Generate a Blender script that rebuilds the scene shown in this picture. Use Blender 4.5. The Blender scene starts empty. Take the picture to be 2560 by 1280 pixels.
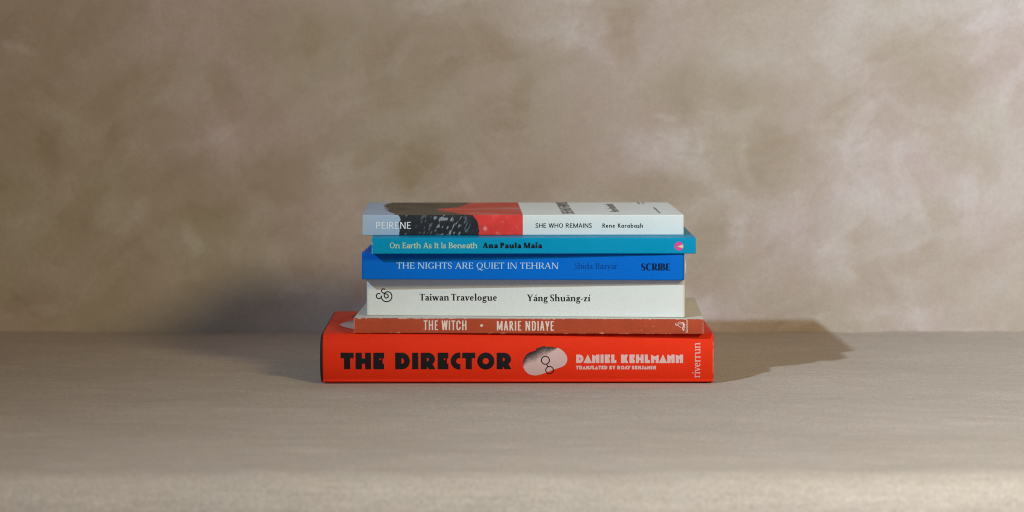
import bpy, bmesh, math, random
import numpy as np
from mathutils import Vector

random.seed(4)
RNG = np.random.default_rng(11)
R = math.radians
S = bpy.context.scene
COL = S.collection

# ------------------------------------------------------------------ camera
F_PX = 6909.0          # focal length in pixels of the 2560 wide photograph
HOR = 82.0             # row of the horizon in the photograph
DIST = 1.71            # camera to the front of the stack, metres
CAM_Z = 0.2168         # camera above the tabletop
cam = bpy.data.cameras.new('camera')
cam.sensor_width = 36.0
cam.lens = F_PX / 2560.0 * 36.0
cam.shift_y = -(640.0 - HOR) / 2560.0
cam.clip_start, cam.clip_end = 0.05, 50
cam.dof.use_dof = True
cam.dof.focus_distance = DIST + 0.002
cam.dof.aperture_fstop = 8.5
cam_o = bpy.data.objects.new('camera', cam)
cam_o.location = (0, -DIST, CAM_Z)
cam_o.rotation_euler = (R(90), 0, 0)
COL.objects.link(cam_o)
S.camera = cam_o

# ------------------------------------------------------------------ light
w = bpy.data.worlds.new('World'); S.world = w; w.use_nodes = True
bg = w.node_tree.nodes['Background']
bg.inputs[0].default_value = (0.95, 0.96, 1.05, 1)
bg.inputs[1].default_value = 0.13
S.view_settings.view_transform = 'Standard'
S.view_settings.look = 'None'
S.view_settings.exposure = 0.0
S.view_settings.gamma = 1.0
S.cycles.filter_width = 1.05

def aim(o, target):
    d = Vector(target) - o.location
    o.rotation_euler = d.to_track_quat('-Z', 'Y').to_euler()

# hard cool light from the upper left, beam turned to the right hand side
sp = bpy.data.lights.new('daylight_spot', 'SPOT')
sp.color = (0.645, 0.83, 1.0)
sp.energy = 4550.0
sp.spot_size = R(53.6); sp.spot_blend = 1.0
sp.shadow_soft_size = 0.055
spo = bpy.data.objects.new('daylight_spot', sp)
spo.location = (-3.266, -4.084, 2.86)
COL.objects.link(spo); aim(spo, (2.48, -0.83, 0.80))

# soft warm lamp from the right
ar = bpy.data.lights.new('warm_softbox', 'AREA')
ar.color = (1.0, 0.815, 0.425)
ar.energy = 8.5
ar.shape = 'DISK'; ar.size = 0.28
aro = bpy.data.objects.new('warm_softbox', ar)
aro.location = (0.77, -1.06, 0.63)
COL.objects.link(aro); aim(aro, (0.0, 0.1, 0.06))

# ------------------------------------------------------------------ helpers
def srgb(r, g, b):
    f = lambda c: (c / 255 / 12.92) if c / 255 <= 0.04045 else ((c / 255 + 0.055) / 1.055) ** 2.4
    return np.array([f(r), f(g), f(b)])

def link(name, mesh, mat=None, parent=None):
    o = bpy.data.objects.new(name, mesh)
    COL.objects.link(o)
    if mat: mesh.materials.append(mat)
    if parent: o.parent = parent
    return o

def mesh_of(name, verts, faces, smooth=False, colors=None):
    me = bpy.data.meshes.new(name)
    me.from_pydata([tuple(v) for v in verts], [], [tuple(f) for f in faces])
    if smooth: me.shade_smooth()
    if colors is not None:
        a = me.color_attributes.new('print', 'FLOAT_COLOR', 'POINT')
        c = np.ones((len(verts), 4), dtype=np.float32); c[:, :3] = colors
        a.data.foreach_set('color', c.ravel())
    me.update()
    return me

def grid_mesh(name, V, smooth=True, colors=None, flip=False):
    """V: (nu, nv, 3) array of points"""
    nu, nv = V.shape[:2]
    i = np.arange(nu * nv).reshape(nu, nv)
    q = np.stack([i[:-1, :-1], i[1:, :-1], i[1:, 1:], i[:-1, 1:]], -1).reshape(-1, 4)
    if flip: q = q[:, ::-1]
    me = bpy.data.meshes.new(name)
    me.vertices.add(nu * nv); me.vertices.foreach_set('co', V.reshape(-1, 3).astype(np.float32).ravel())
    n = len(q)
    me.loops.add(n * 4); me.loops.foreach_set('vertex_index', q.ravel().astype(np.int32))
    me.polygons.add(n); me.polygons.foreach_set('loop_start', np.arange(0, 4 * n, 4, dtype=np.int32))
    if colors is not None:
        a = me.color_attributes.new('print', 'FLOAT_COLOR', 'POINT')
        c = np.ones((nu * nv, 4), dtype=np.float32); c[:, :3] = colors.reshape(-1, 3)
        a.data.foreach_set('color', c.ravel())
    me.update(calc_edges=True)
    if smooth: me.shade_smooth()
    me.validate()
    return me

def vnoise(x, y, seed):
    """smooth value noise on arrays"""
    rng = np.random.default_rng(seed)
    tab = rng.random((256, 256))
    xi = np.floor(x).astype(int); yi = np.floor(y).astype(int)
    fx = x - xi; fy = y - yi
    fx = fx * fx * fx * (fx * (fx * 6 - 15) + 10); fy = fy * fy * fy * (fy * (fy * 6 - 15) + 10)
    g = lambda a, b: tab[a % 256, b % 256]
    return ((g(xi, yi) * (1 - fx) + g(xi + 1, yi) * fx) * (1 - fy)
            + (g(xi, yi + 1) * (1 - fx) + g(xi + 1, yi + 1) * fx) * fy) * 2 - 1

def fbm(x, y, seed, octv=4, gain=0.5):
    s = 0; a = 1; t = 0
    for k in range(octv):
        s = s + a * vnoise(x * 2 ** k + 17.3 * k, y * 2 ** k - 9.1 * k, seed + k); t += a; a *= gain
    return s / t

# ------------------------------------------------------------------ materials
def new_mat(name):
    m = bpy.data.materials.new(name); m.use_nodes = True
    nt = m.node_tree
    return m, nt, nt.nodes, nt.links, nt.nodes['Principled BSDF']

def noise_node(N, L, coord, scale, detail=3, rough=0.55, stretch=None):
    t = N.new('ShaderNodeTexNoise')
    t.inputs['Scale'].default_value = scale; t.inputs['Detail'].default_value = detail
    t.inputs['Roughness'].default_value = rough
    if stretch:
        mp = N.new('ShaderNodeMapping'); mp.inputs['Scale'].default_value = stretch
        L.new(coord, mp.inputs['Vector']); coord = mp.outputs['Vector']
    L.new(coord, t.inputs['Vector'])
    return t.outputs['Fac']

def rng_node(N, L, src, a, b, lo=0.3, hi=0.7):
    mr = N.new('ShaderNodeMapRange')
    mr.inputs['From Min'].default_value = lo; mr.inputs['From Max'].default_value = hi
    mr.inputs['To Min'].default_value = a; mr.inputs['To Max'].default_value = b
    L.new(src, mr.inputs['Value'])
    return mr.outputs['Result']

def mul_node(N, L, a, b):
    m = N.new('ShaderNodeMath'); m.operation = 'MULTIPLY'
    L.new(a, m.inputs[0]); L.new(b, m.inputs[1]); return m.outputs[0]

def scale_col(N, L, col, fac):
    m = N.new('ShaderNodeVectorMath'); m.operation = 'SCALE'
    L.new(col, m.inputs[0]); L.new(fac, m.inputs['Scale']); return m.outputs[0]

def paper_mat(name, color=None, rough=0.5, spec=0.25, grain=0.05, gscale=900, bump=0.00002):
    """printed card or paper; with no colour it reads the 'print' attribute"""
    m, nt, N, L, B = new_mat(name)
    tc = N.new('ShaderNodeTexCoord').outputs['Object']
    if color is None:
        at = N.new('ShaderNodeAttribute'); at.attribute_name = 'print'; c = at.outputs['Color']
    else:
        rgb = N.new('ShaderNodeRGB'); rgb.outputs[0].default_value = (*color, 1); c = rgb.outputs[0]
    fine = rng_node(N, L, noise_node(N, L, tc, gscale, 2), 1 - grain, 1 + grain)
    broad = rng_node(N, L, noise_node(N, L, tc, 30, 3), 1 - grain * 0.6, 1 + grain * 0.6)
    L.new(scale_col(N, L, c, mul_node(N, L, fine, broad)), B.inputs['Base Color'])
    L.new(rng_node(N, L, noise_node(N, L, tc, 60, 4), rough - 0.08, rough + 0.08), B.inputs['Roughness'])
    B.inputs['Specular IOR Level'].default_value = spec
    if bump:
        bn = N.new('ShaderNodeBump'); bn.inputs['Distance'].default_value = bump
        L.new(noise_node(N, L, tc, gscale * 1.5, 2), bn.inputs['Height'])
        L.new(bn.outputs['Normal'], B.inputs['Normal'])
    return m

def pages_mat(name, color):
    m, nt, N, L, B = new_mat(name)
    tc = N.new('ShaderNodeTexCoord').outputs['Object']
    rgb = N.new('ShaderNodeRGB'); rgb.outputs[0].default_value = (*color, 1)
    leaf = rng_node(N, L, noise_node(N, L, tc, 1, 3, 0.7, (25, 25, 6000)), 0.75, 1.12)
    L.new(scale_col(N, L, rgb.outputs[0], leaf), B.inputs['Base Color'])
    B.inputs['Roughness'].default_value = 0.85
    B.inputs['Specular IOR Level'].default_value = 0.1
    return m

def wall_mat():
    m, nt, N, L, B = new_mat('painted_plaster')
    tc = N.new('ShaderNodeTexCoord').outputs['Object']
    at = N.new('ShaderNodeAttribute'); at.attribute_name = 'print'
    f1 = rng_node(N, L, noise_node(N, L, tc, 1, 3, 0.6, (760, 760, 700)), 0.92, 1.08)
    f2 = rng_node(N, L, noise_node(N, L, tc, 130, 4, 0.6), 0.97, 1.03)
    L.new(scale_col(N, L, at.outputs['Color'], mul_node(N, L, f1, f2)), B.inputs['Base Color'])
    B.inputs['Roughness'].default_value = 0.8
    B.inputs['Specular IOR Level'].default_value = 0.15
    bn = N.new('ShaderNodeBump'); bn.inputs['Distance'].default_value = 0.00025; bn.inputs['Strength'].default_value = 0.7
    L.new(noise_node(N, L, tc, 420, 3), bn.inputs['Height'])
    L.new(bn.outputs['Normal'], B.inputs['Normal'])
    return m

def linen_mat():
    m, nt, N, L, B = new_mat('linen_cloth')
    tc = N.new('ShaderNodeTexCoord').outputs['Object']
    at = N.new('ShaderNodeAttribute'); at.attribute_name = 'print'
    weave = noise_node(N, L, tc, 1, 2, 0.6, (1050, 1050, 1050))
    weave2 = noise_node(N, L, tc, 1, 2, 0.5, (420, 1500, 900))
    slub = noise_node(N, L, tc, 1, 3, 0.65, (22, 420, 420))
    c = mul_node(N, L, rng_node(N, L, weave, 0.74, 1.26), rng_node(N, L, slub, 0.92, 1.08))
    c = mul_node(N, L, c, rng_node(N, L, weave2, 0.93, 1.07))
    L.new(scale_col(N, L, at.outputs['Color'], c), B.inputs['Base Color'])
    B.inputs['Roughness'].default_value = 0.9
    B.inputs['Specular IOR Level'].default_value = 0.1
    B.inputs['Sheen Weight'].default_value = 0.05
    b1 = N.new('ShaderNodeBump'); b1.inputs['Distance'].default_value = 0.0004; b1.inputs['Strength'].default_value = 0.8
    L.new(weave, b1.inputs['Height'])
    b2 = N.new('ShaderNodeBump'); b2.inputs['Distance'].default_value = 0.0006; b2.inputs['Strength'].default_value = 0.5
    L.new(slub, b2.inputs['Height']); L.new(b1.outputs['Normal'], b2.inputs['Normal'])
    L.new(b2.outputs['Normal'], B.inputs['Normal'])
    return m

# ------------------------------------------------------------------ setting
WALL_Y = 0.293
FRONT_Y = -0.365

def axis(lo, hi, dlo, dhi, step, coarse):
    a = np.arange(lo, dlo, coarse); b = np.arange(dlo, dhi, step); c = np.arange(dhi, hi + coarse * 0.5, coarse)
    return np.concatenate([a, b, c])

# blotches of paint on the wall, some painted in to correct its lit brightness: x, z in wall metres, radii, turn, amount (+ pale, - olive tan)
def wpx(px, py):
    d = DIST + WALL_Y
    return (px - 1280) * d / F_PX, CAM_Z - (py - HOR) * d / F_PX
BLOTCH = [
 (50,120,48,11,25,.55),(170,158,34,22,20,.35),(350,210,130,55,-30,-.3),(440,240,65,45,0,.22),(560,230,40,62,-35,-.5),
 (700,80,160,65,0,-.32),(460,45,75,40,0,.22),(115,360,25,105,0,-.35),(200,340,42,60,0,.28),(370,395,30,42,-40,.35),
 (250,440,45,75,0,.28),(440,430,95,60,0,-.28),(290,530,65,36,-20,.42),(190,560,44,26,0,-.28),(840,430,62,52,0,.5),
 (700,440,75,62,0,-.34),(655,525,32,42,0,.35),(480,590,24,48,0,.38),(380,600,62,52,0,-.34),(1040,420,75,42,0,-.36),
 (1180,470,64,14,50,.3),(750,570,62,25,-20,-.25),(110,775,48,12,-10,.45),(1460,80,64,62,0,.42),(1540,100,62,50,0,-.25),
 (1900,160,95,42,0,.25),(1800,220,180,75,-8,-.6),(1900,380,115,90,0,-.42),(1690,385,78,55,32,.62),(1660,290,34,10,30,.45),
 (1790,470,62,20,20,.42),(1590,370,30,50,0,.32),(1600,470,110,42,0,-.42),(1340,430,85,60,0,-.24),(1862,400,14,50,-12,.34),
 (1835,570,28,48,0,.55),(1768,590,46,42,0,-.5),(2290,330,60,36,-20,.1),(2500,40,80,45,-25,.42),(2480,300,62,60,0,.18),
 (2300,640,95,30,-12,-.3),(2085,660,46,62,0,.38),(1780,690,60,60,0,-.3),(2000,800,62,8,-20,.36),(1020,110,190,100,-10,-.5),
 (900,190,120,16,-12,.2),(620,350,60,40,0,.2),(70,620,110,90,0,.2),(460,640,110,60,0,.25),(720,580,100,60,0,.25),(980,560,70,40,10,.2),(1240,330,60,40,0,-.18),
 (2150,480,60,60,0,.2),(2400,480,70,40,0,.2),(2250,200,120,90,0,-.28),(1300,160,80,50,20,-.2),(540,520,60,70,0,-.25),
 (2190,740,90,40,0,-.2),(2480,760,60,60,0,.2),(330,690,90,50,-20,-.2),(160,690,70,30,20,.15),(1960,560,60,40,-15,.22),(2050,310,130,90,-20,-.36),(2330,240,120,70,-10,-.25),
]
def build_wall():
    xs = axis(-1.5, 1.5, -0.46, 0.46, 0.0013, 0.06)
    zs = axis(-0.03, 1.2, -0.004, 0.30, 0.0013, 0.05)
    X, Z = np.meshgrid(xs, zs, indexing='ij')
    wx = X + 0.008 * fbm(X * 22, Z * 22, 40, 3) + 0.003 * fbm(X * 110, Z * 110, 43, 3)
    wz = Z + 0.008 * fbm(X * 22, Z * 22, 50, 3) + 0.003 * fbm(X * 110, Z * 110, 53, 3)
    k = (DIST + WALL_Y) / F_PX
    t = np.zeros_like(X)
    for (px, py, rx, ry, an, am) in BLOTCH:
        cx, cz = wpx(px, py); a = R(-an)
        dx = (wx - cx); dz = (wz - cz)
        u = (dx * math.cos(a) + dz * math.sin(a)) / (rx * k * 1.05)
        v = (-dx * math.sin(a) + dz * math.cos(a)) / (ry * k * 1.05)
        r = np.sqrt(u * u + v * v)
        m = np.clip((1.40 - r) / 0.75, 0, 1) ** 1.2
        if am > 0.3:                                                  # bristle marks and a ragged rim on the pale dabs
            m = m * np.clip(0.95 + 0.55 * fbm(u * 1.5 + px, v * 7 + py, 31, 3) + 0.35 * fbm(u * 5 + py, v * 5 + px, 33, 3), 0, 1.5)
        t += am * m
    # loose brushwork everywhere: overlapping soft edged dabs, each with one harder side
    rr = np.random.default_rng(77)
    for n_ in range(190):
        px, py = rr.uniform(-120, 2680), rr.uniform(-120, 860)
        cx, cz = wpx(px, py); a = rr.normal(0.55, 0.6) if rr.random() < .7 else rr.uniform(0, 3.14)
        L1 = rr.uniform(.014, .040); L2 = L1 * rr.uniform(.22, .65)
        am = rr.choice([-1, 1]) * rr.uniform(.11, .33); kk = rr.uniform(5, 26); ph = rr.uniform(0, 99)
        sel = (np.abs(X - cx) < L1 * 2) & (np.abs(Z - cz) < L1 * 2)
        dx = wx[sel] - cx; dz = wz[sel] - cz
        u = (dx * math.cos(a) + dz * math.sin(a)) / L1; v = (-dx * math.sin(a) + dz * math.cos(a)) / L2
        v = v + .5 * (u * u - .4)
        r = np.sqrt(u * u + v * v)
        soft = np.clip((1.25 - r) / 0.7, 0, 1)
        hard = np.clip((v + .75 + 0.25 * fbm(u * 4 + ph, v * 4, 35, 2)) * kk, 0, 1)
        brist = np.clip(1 + 0.6 * fbm(u * 1.3 + ph, v * 8 + ph, 37, 3), 0, 1.6)
        t[sel] += am * soft * hard * brist
    t += 0.30 * fbm(wx * 9, wz * 11, 60, 3) + 0.08 * fbm(wx * 150, wz * 150, 65, 3) + 0.14 * fbm((wx + wz) * 34, (wx - wz) * 12, 70, 3)
    t += 0.10 * fbm((wx * 0.9 + wz * 0.3) * 45, (wz - wx * 0.3) * 190, 75, 3) * np.clip(0.4 + fbm(wx * 8, wz * 8, 78, 2), 0, 1)
    # flat trowel passes that stop at a crisp edge
    for (ca_, sa_, fu, fv, sd_, am) in ((.85, .53, 12, 34, 610, .11), (.70, -.71, 15, 40, 620, .09), (.97, .24, 9, 60, 630, .08)):
        e2 = fbm((wx * ca_ + wz * sa_) * fu, (wz * ca_ - wx * sa_) * fv, sd_, 2)
        t += am * np.tanh((e2 - 0.08) * 24) * np.clip(0.5 + 1.4 * fbm(wx * 7, wz * 7, sd_ + 5, 2), 0, 1)
    t -= 0.25 * np.exp(-(((X + 0.0) / .11) ** 2 + ((Z - .16) / .09) ** 2))  # broad darker middle painted in to lower the wall's lit brightness
    t = np.where(t > .75, .75 + .5 * (t - .75), t)
    t = np.clip(t, -1.1, 1.1)[..., None]
    hue = fbm(wx * 14, wz * 14, 90, 3)[..., None]
    base = np.array([0.545, 0.453, 0.408]); pale = np.array([0.662, 0.592, 0.585]); dark = np.array([0.442, 0.350, 0.276])
    c = np.where(t > 0, base + (pale - base) * t, base + (dark - base) * -t)
    c = c * (1 + hue * np.array([0.04, -0.015, 0.07]))
    Y = WALL_Y + 0.0006 * fbm(X * 16, Z * 16, 95, 3) - 0.0005 * t[..., 0] + 0.00015 * fbm(X * 160, Z * 160, 97, 3)
    V = np.stack([X, Y, Z], -1)
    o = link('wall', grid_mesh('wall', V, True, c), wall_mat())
    o['kind'] = 'structure'
    return o
build_wall()

def table_h(x, y):
    """lie of the cloth: slack waves, pressed flat where the stack stands"""
    h = 0.0010 * fbm(x * 17, y * 20, 120, 2) + 0.0006 * fbm(x * 48, y * 60, 125, 2)
    dx = np.maximum(np.abs(x - 0.004) - 0.122, 0); dy = np.maximum(np.maximum(-y, y - 0.138), 0)
    d = np.sqrt(dx * dx + dy * dy)
    press = np.clip(d / 0.03, 0, 1)
    return h * (0.42 * np.clip(d / 0.004, 0, 1) + 0.58 * press) - 0.0010 * (1 - press)

def build_table():
    xs = axis(-1.5, 1.5, -0.42, 0.42, 0.002, 0.06)
    ys = np.concatenate([np.arange(WALL_Y + 0.02, 0.20, -0.0025), np.arange(0.20, -0.12, -0.0016), np.arange(-0.12, FRONT_Y + 0.024, -0.003)])
    rows = [(y, 0.0, 0.0, 1.0) for y in ys]
    r = 0.024
    for a in np.linspace(0, 90, 20)[1:]:
        rows.append((FRONT_Y + r - r * math.sin(R(a)), -r + r * math.cos(R(a)), math.sin(R(a)), math.cos(R(a))))
    for d in np.linspace(0.01, 0.5, 14):
        rows.append((FRONT_Y, -r - d, 1.0, 0.0))
    V = np.zeros((len(xs), len(rows), 3))
    for j, (y, z, ny, nz) in enumerate(rows):
        h = table_h(xs, np.full_like(xs, y + z))
        V[:, j, 0] = xs; V[:, j, 1] = y - ny * h; V[:, j, 2] = z + nz * h
    s = V[..., 1] + V[..., 2]
    t = 0.5 * fbm(V[..., 0] * 10, s * 16, 130, 3) + 0.3 * fbm(V[..., 0] * 9, s * 90, 135, 3)
    st = fbm(V[..., 0] * 16, s * 330, 140, 2) * np.clip(0.1 + fbm(V[..., 0] * 11, s * 14, 145, 2) * 1.6, 0, 1)
    t += 0.65 * np.clip(st - 0.12, 0, 1)                               # thicker yarns running along the cloth
    base = np.array([0.490, 0.404, 0.340])
    c = base * (1 + t[..., None] * np.array([0.13, 0.14, 0.16]))
    o = link('tabletop', grid_mesh('tabletop', V, True, c, True), linen_mat())
    o['kind'] = 'structure'
    return o
build_table()

# ------------------------------------------------------------------ lettering: outlines drawn as polygons, meshed from a distance field
def sm(pts, n=10):
    p = [np.array(q, float) for q in pts]
    p = [2 * p[0] - p[1]] + p + [2 * p[-1] - p[-2]]
    out = []
    for i in range(1, len(p) - 2):
        for t in np.linspace(0, 1, n, endpoint=False):
            a, b, c, d = p[i - 1], p[i], p[i + 1], p[i + 2]
            out.append(0.5 * (2 * b + (c - a) * t + (2 * a - 5 * b + 4 * c - d) * t * t + (3 * b - a - 3 * c + d) * t ** 3))
    out.append(p[-2])
    return np.array(out)

def arcp(cx, cy, rx, ry, a0, a1, n=28):
    a = np.radians(np.linspace(a0, a1, n))
    return np.stack([cx + rx * np.cos(a), cy + ry * np.sin(a)], -1)

def pen(pts, w):
    pts = np.asarray(pts, float)
    t = np.gradient(pts, axis=0); t /= np.linalg.norm(t, axis=1)[:, None] + 1e-12
    nrm = np.stack([-t[:, 1], t[:, 0]], -1)
    if callable(w): w = w(t)
    w = np.broadcast_to(np.asarray(w, float), (len(pts),))[:, None]
    return np.concatenate([pts + nrm * w / 2, (pts - nrm * w / 2)[::-1]])

def nib(T, H, p=1.6):
    return lambda t: H + (T - H) * np.abs(t[:, 1]) ** p

def wl(ws, n):
    return np.interp(np.linspace(0, 1, n), np.linspace(0, 1, len(ws)), ws)

class Style:
    def __init__(s, **k):
        s.T = .13; s.H = .13; s.sl = 0; s.st = 0; s.xh = .68; s.asc = 1.04; s.desc = -.3
        s.cw = 1.0; s.lw = 1.0; s.sb = .07; s.ss = False; s.sp = .3; s.deco = False; s.brk = 1; s.box = False; s.res = 34
        s.__dict__.update(k)

def glyph(ch, S_):
    if S_.deco: return deco(ch)
    T, H, sl, st, xh, k, q, sb = S_.T, S_.H, S_.sl, S_.st, S_.xh, S_.cw, S_.lw, S_.sb
    serif = sl > 0
    Hn = max(H, T * .5) if serif else T
    A = []
    add = lambda p, op=1: A.append((op, np.asarray(p, float)))
    def rect(x0, y0, x1, y1): add([(x0, y0), (x1, y0), (x1, y1), (x0, y1)])
    def foot(x, y, w, up, l=1, r=1):
        if not serif: return
        d = 1 if up else -1; b = st * .9 * S_.brk
        xl = x - w / 2 - sl * l; xr = x + w / 2 + sl * r
        add([(xl, y), (xr, y), (xr, y + d * st), (x + w / 2, y + d * (st + b)), (x - w / 2, y + d * (st + b)), (xl, y + d * st)])
    def stem(x, y0, y1, wd=None, b=1, t=1):
        wd = wd or T
        rect(x - wd / 2, y0, x + wd / 2, y1)
        if b: foot(x, y0, wd, True)
        if t == 1: foot(x, y1, wd, False)
        if t == 'l' and serif:
            add([(x - wd / 2 - sl * 1.1, y1 - st * .6), (x - wd / 2, y1), (x + wd / 2, y1), (x + wd / 2, y1 - 2 * st), (x - wd / 2, y1 - 2.2 * st), (x - wd / 2 - sl * 1.1, y1 - st * 1.3)])
    def bar(x0, x1, y, wd=None):
        wd = wd or H; rect(x0, y - wd / 2, x1, y + wd / 2)
    def diag(x0, y0, x1, y1, wd):
        L_ = math.hypot(x1 - x0, y1 - y0); hw = wd * L_ / abs(y1 - y0) / 2
        add([(x0 - hw, y0), (x0 + hw, y0), (x1 + hw, y1), (x1 - hw, y1)])
    def tick(x, y, dy, wd):
        if serif: add([(x, y), (x - wd, y), (x - wd * .35, y + dy), (x, y + dy)])
    def curve(pts, wd=None):
        add(pen(pts, nib(T, H) if wd is None else wd))
    def ring(cx, cy, rx, ry):
        add(arcp(cx, cy, rx + T / 2, ry + H / 2, 0, 360, 48)[:-1]); add(arcp(cx, cy, rx - T / 2, ry - H / 2, 0, 360, 48)[:-1], -1)
    st_b = sl * .95 + sb; rd_b = sl * .45 + sb * .75; dg_b = sl * .7 + sb * .25
    lb = rb = st_b
    c = ch
    acc = None
    if c in 'áí': acc = 'acute'; c = {'á': 'a', 'í': 'i'}[c]
    if c == 'ā': acc = 'macron'; c = 'a'
    if c == 'I': W = T; stem(T / 2, 0, 1)
    elif c == 'H': W = .72 * k; stem(T / 2, 0, 1); stem(W - T / 2, 0, 1); bar(T / 2, W - T / 2, .52)
    elif c == 'T':
        W = .66 * k; bar(0, W, 1 - H / 2); stem(W / 2, 0, 1, t=0); tick(W, 1, -.24, .10); 
        if serif: add([(0, 1), (.10, 1), (.035, .76), (0, .76)])
        lb = rb = sb * .5
    elif c == 'L': W = .54 * k; stem(T / 2, 0, 1); bar(T / 2, W, H / 2); tick(W, 0, .27, .12); rb = sb * .6
    elif c == 'E':
        W = .54 * k; stem(T / 2, 0, 1); bar(T / 2, W * .95, 1 - H / 2); bar(T / 2, W * .82, .52); bar(T / 2, W, H / 2)
        tick(W * .95, 1, -.22, .12); tick(W, 0, .25, .13)
        if serif: add([(W * .82, .52 - .11), (W * .82, .52 + .11), (W * .74, .52)])
        rb = sb * .7
    elif c == 'N':
        W = .74 * k; stem(Hn / 2, 0, 1, Hn); stem(W - Hn / 2, 0, 1, Hn, b=0)
        hw = T * 1.15 if serif else T
        diag(hw * .55, 1, W - hw * .55, 0, T)
    elif c == 'M':
        W = .92 * k; stem(Hn / 2, 0, 1, Hn); stem(W - T / 2, 0, 1)
        m = W * .48; lo = 0.0 if not S_.box else .1
        diag(T * .55, 1, m, lo, T); diag(W - T * .6, 1, m, lo, Hn)
    elif c == 'U':
        W = .72 * k; stem(T / 2, .36, 1, b=0); stem(W - Hn / 2, .36, 1, Hn, b=0)
        p = arcp(W / 2 + (T - Hn) / 4, .38, (W - T / 2 - Hn / 2) / 2, .38 - H / 2, 180, 360)
        add(pen(p, wl([T, T * .9, H * 1.2, H, Hn], len(p))))
    elif c in 'OQ':
        W = (.80 if serif or not S_.box else .6) * k; ring(W / 2, .5, (W - T) / 2, .5 - H / 2 + .01); lb = rb = rd_b
        if c == 'Q':
            p = sm([(W * .42, 0), (W * .58, -.12), (W * .85, -.24), (W * 1.12, -.16)], 8)
            add(pen(p, wl([H, T, T * .9, H * .6], len(p))))
            p2 = sm([(W * .42, 0), (W * .36, -.12), (W * .18, -.24)], 6); add(pen(p2, wl([H, T * .6, H], len(p2))))
    elif c in 'CG':
        W = .72 * k
        if S_.box:
            p = np.concatenate([arcp(W / 2, .74, (W - T) / 2, .26 - H / 2, 0, 180, 16), arcp(W / 2, .26, (W - T) / 2, .26 - H / 2, 180, 360, 16)])
            p = np.concatenate([[[W - T / 2, .66]], p, [[W - T / 2, .36]]]); add(pen(p, T))
        else:
            p = arcp(W * .56, .5, W * .56 - T / 2, .5 - H / 2 + .01, 48, 310); curve(p)
            if serif:
                e = p[0]; add([(e[0] + .05, e[1] + .12), (e[0] + .05, e[1] - .14), (e[0] - .05, e[1] + .02)])
        if c == 'G': stem(W - T / 2, .06, .42, b=0, t=1 if serif else 0); 
        if c == 'G' and not serif: bar(W * .55, W, .45)
        lb = rd_b; rb = rd_b if c == 'C' else st_b * .8
    elif c == 'D':
        W = (.76 if not S_.box else .66) * k; stem(T / 2, 0, 1, b=0, t=0); foot(T / 2, 0, T, True, 1, 0); foot(T / 2, 1, T, False, 1, 0)
        xm = W * .42
        if S_.box:
            p = np.concatenate([[(T / 2, 1 - H / 2)], arcp(W * .5, .72, W * .5 - T / 2, .28 - H / 2, 90, 0, 12), arcp(W * .5, .28, W * .5 - T / 2, .28 - H / 2, 0, -90, 12), [(T / 2, H / 2)]])
        else:
            p = np.concatenate([[(T / 2, 1 - H / 2)], arcp(xm, .5, W - xm - T / 2, .5 - H / 2, 90, -90), [(T / 2, H / 2)]])
        curve(p); rb = rd_b
    elif c in 'BPR':
        stem(T / 2, 0, 1, b=0, t=0); foot(T / 2, 1, T, False, 1, 0)
        foot(T / 2, 0, T, True, 1, 0 if c == 'B' else 1)
        def bowl(y0, y1, Wb):
            ry = (y1 - y0) / 2; xm = max(Wb - ry * 1.05, T)
            p = np.concatenate([[(T / 2, y1 - H / 2)], arcp(xm, (y0 + y1) / 2, Wb - xm - T / 2, ry - H / 2, 90, -90, 20), [(T / 2, y0 + H / 2)]]); curve(p)
        if c == 'B': W = .60 * k; bowl(.5 - H * .3, 1, W * .92); bowl(0, .5 + H * .7, W); rb = rd_b
        elif c == 'P': W = .56 * k; bowl(.42, 1, W); rb = rd_b
        else:
            W = .66 * k; bowl(.44, 1, W * .88); diag(W * .46, .46, W - T * .4, 0, T); rb = sb * .5 + sl * .3
            if serif: add([(W - T * .9, 0), (W + sl, 0), (W + sl, st), (W - T * .5, st * 1.8)])
    elif c == 'S' or c == 's':
        hgt = 1.0 if c == 'S' else xh
        W = (.52 * k) if c == 'S' else .43 * q
        if S_.box: W = .5 * k
        p = sm([(.90 * W, .80), (.78 * W, .93), (.50 * W, 1.01 - H / 2 / hgt), (.20 * W, .90), (.06 * W + T * .38, .74), (.26 * W, .58), (.70 * W, .43), (.95 * W - T * .4, .25), (.80 * W, .08), (.48 * W, -.01 + H / 2 / hgt), (.16 * W, .07), (.06 * W, .21)], 7)
        p[:, 1] *= hgt
        ww = wl([H, H * 1.15, H * 1.05, T * .75, T, T * 1.02, T, T * .75, H * 1.05, H * 1.15, H], len(p)) if serif else T
        add(pen(p, ww))
        if serif:
            add([(.93 * W, .99 * hgt), (.93 * W, .70 * hgt), (.84 * W, .78 * hgt), (.84 * W, .92 * hgt)])
            add([(.03 * W, .01 * hgt), (.03 * W, .30 * hgt), (.12 * W, .22 * hgt), (.12 * W, .08 * hgt)])
        lb = rb = rd_b
    elif c == 'A':
        W = .76 * k; ap = W * .5
        diag(Hn * .6, 0, ap - Hn * .15, 1, Hn); diag(W - T * .6, 0, ap, 1, T); bar(W * .24, W * .76, .33)
        foot(Hn * .6, 0, Hn, True); foot(W - T * .6, 0, T * 1.05, True); lb = rb = dg_b
    elif c == 'Y':
        W = .72 * k; m = W * .5; stem(m, 0, .45, t=0)
        diag(T * .6, 1, m, .40, T); diag(W - Hn * .6, 1, m + T * .2, .40, Hn)
        foot(T * .6, 1, T, False); foot(W - Hn * .6, 1, Hn, False); lb = rb = dg_b
    elif c == 'W':
        W = 1.04 * k; a, m, b = W * .28, W * .5, W * .74
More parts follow.
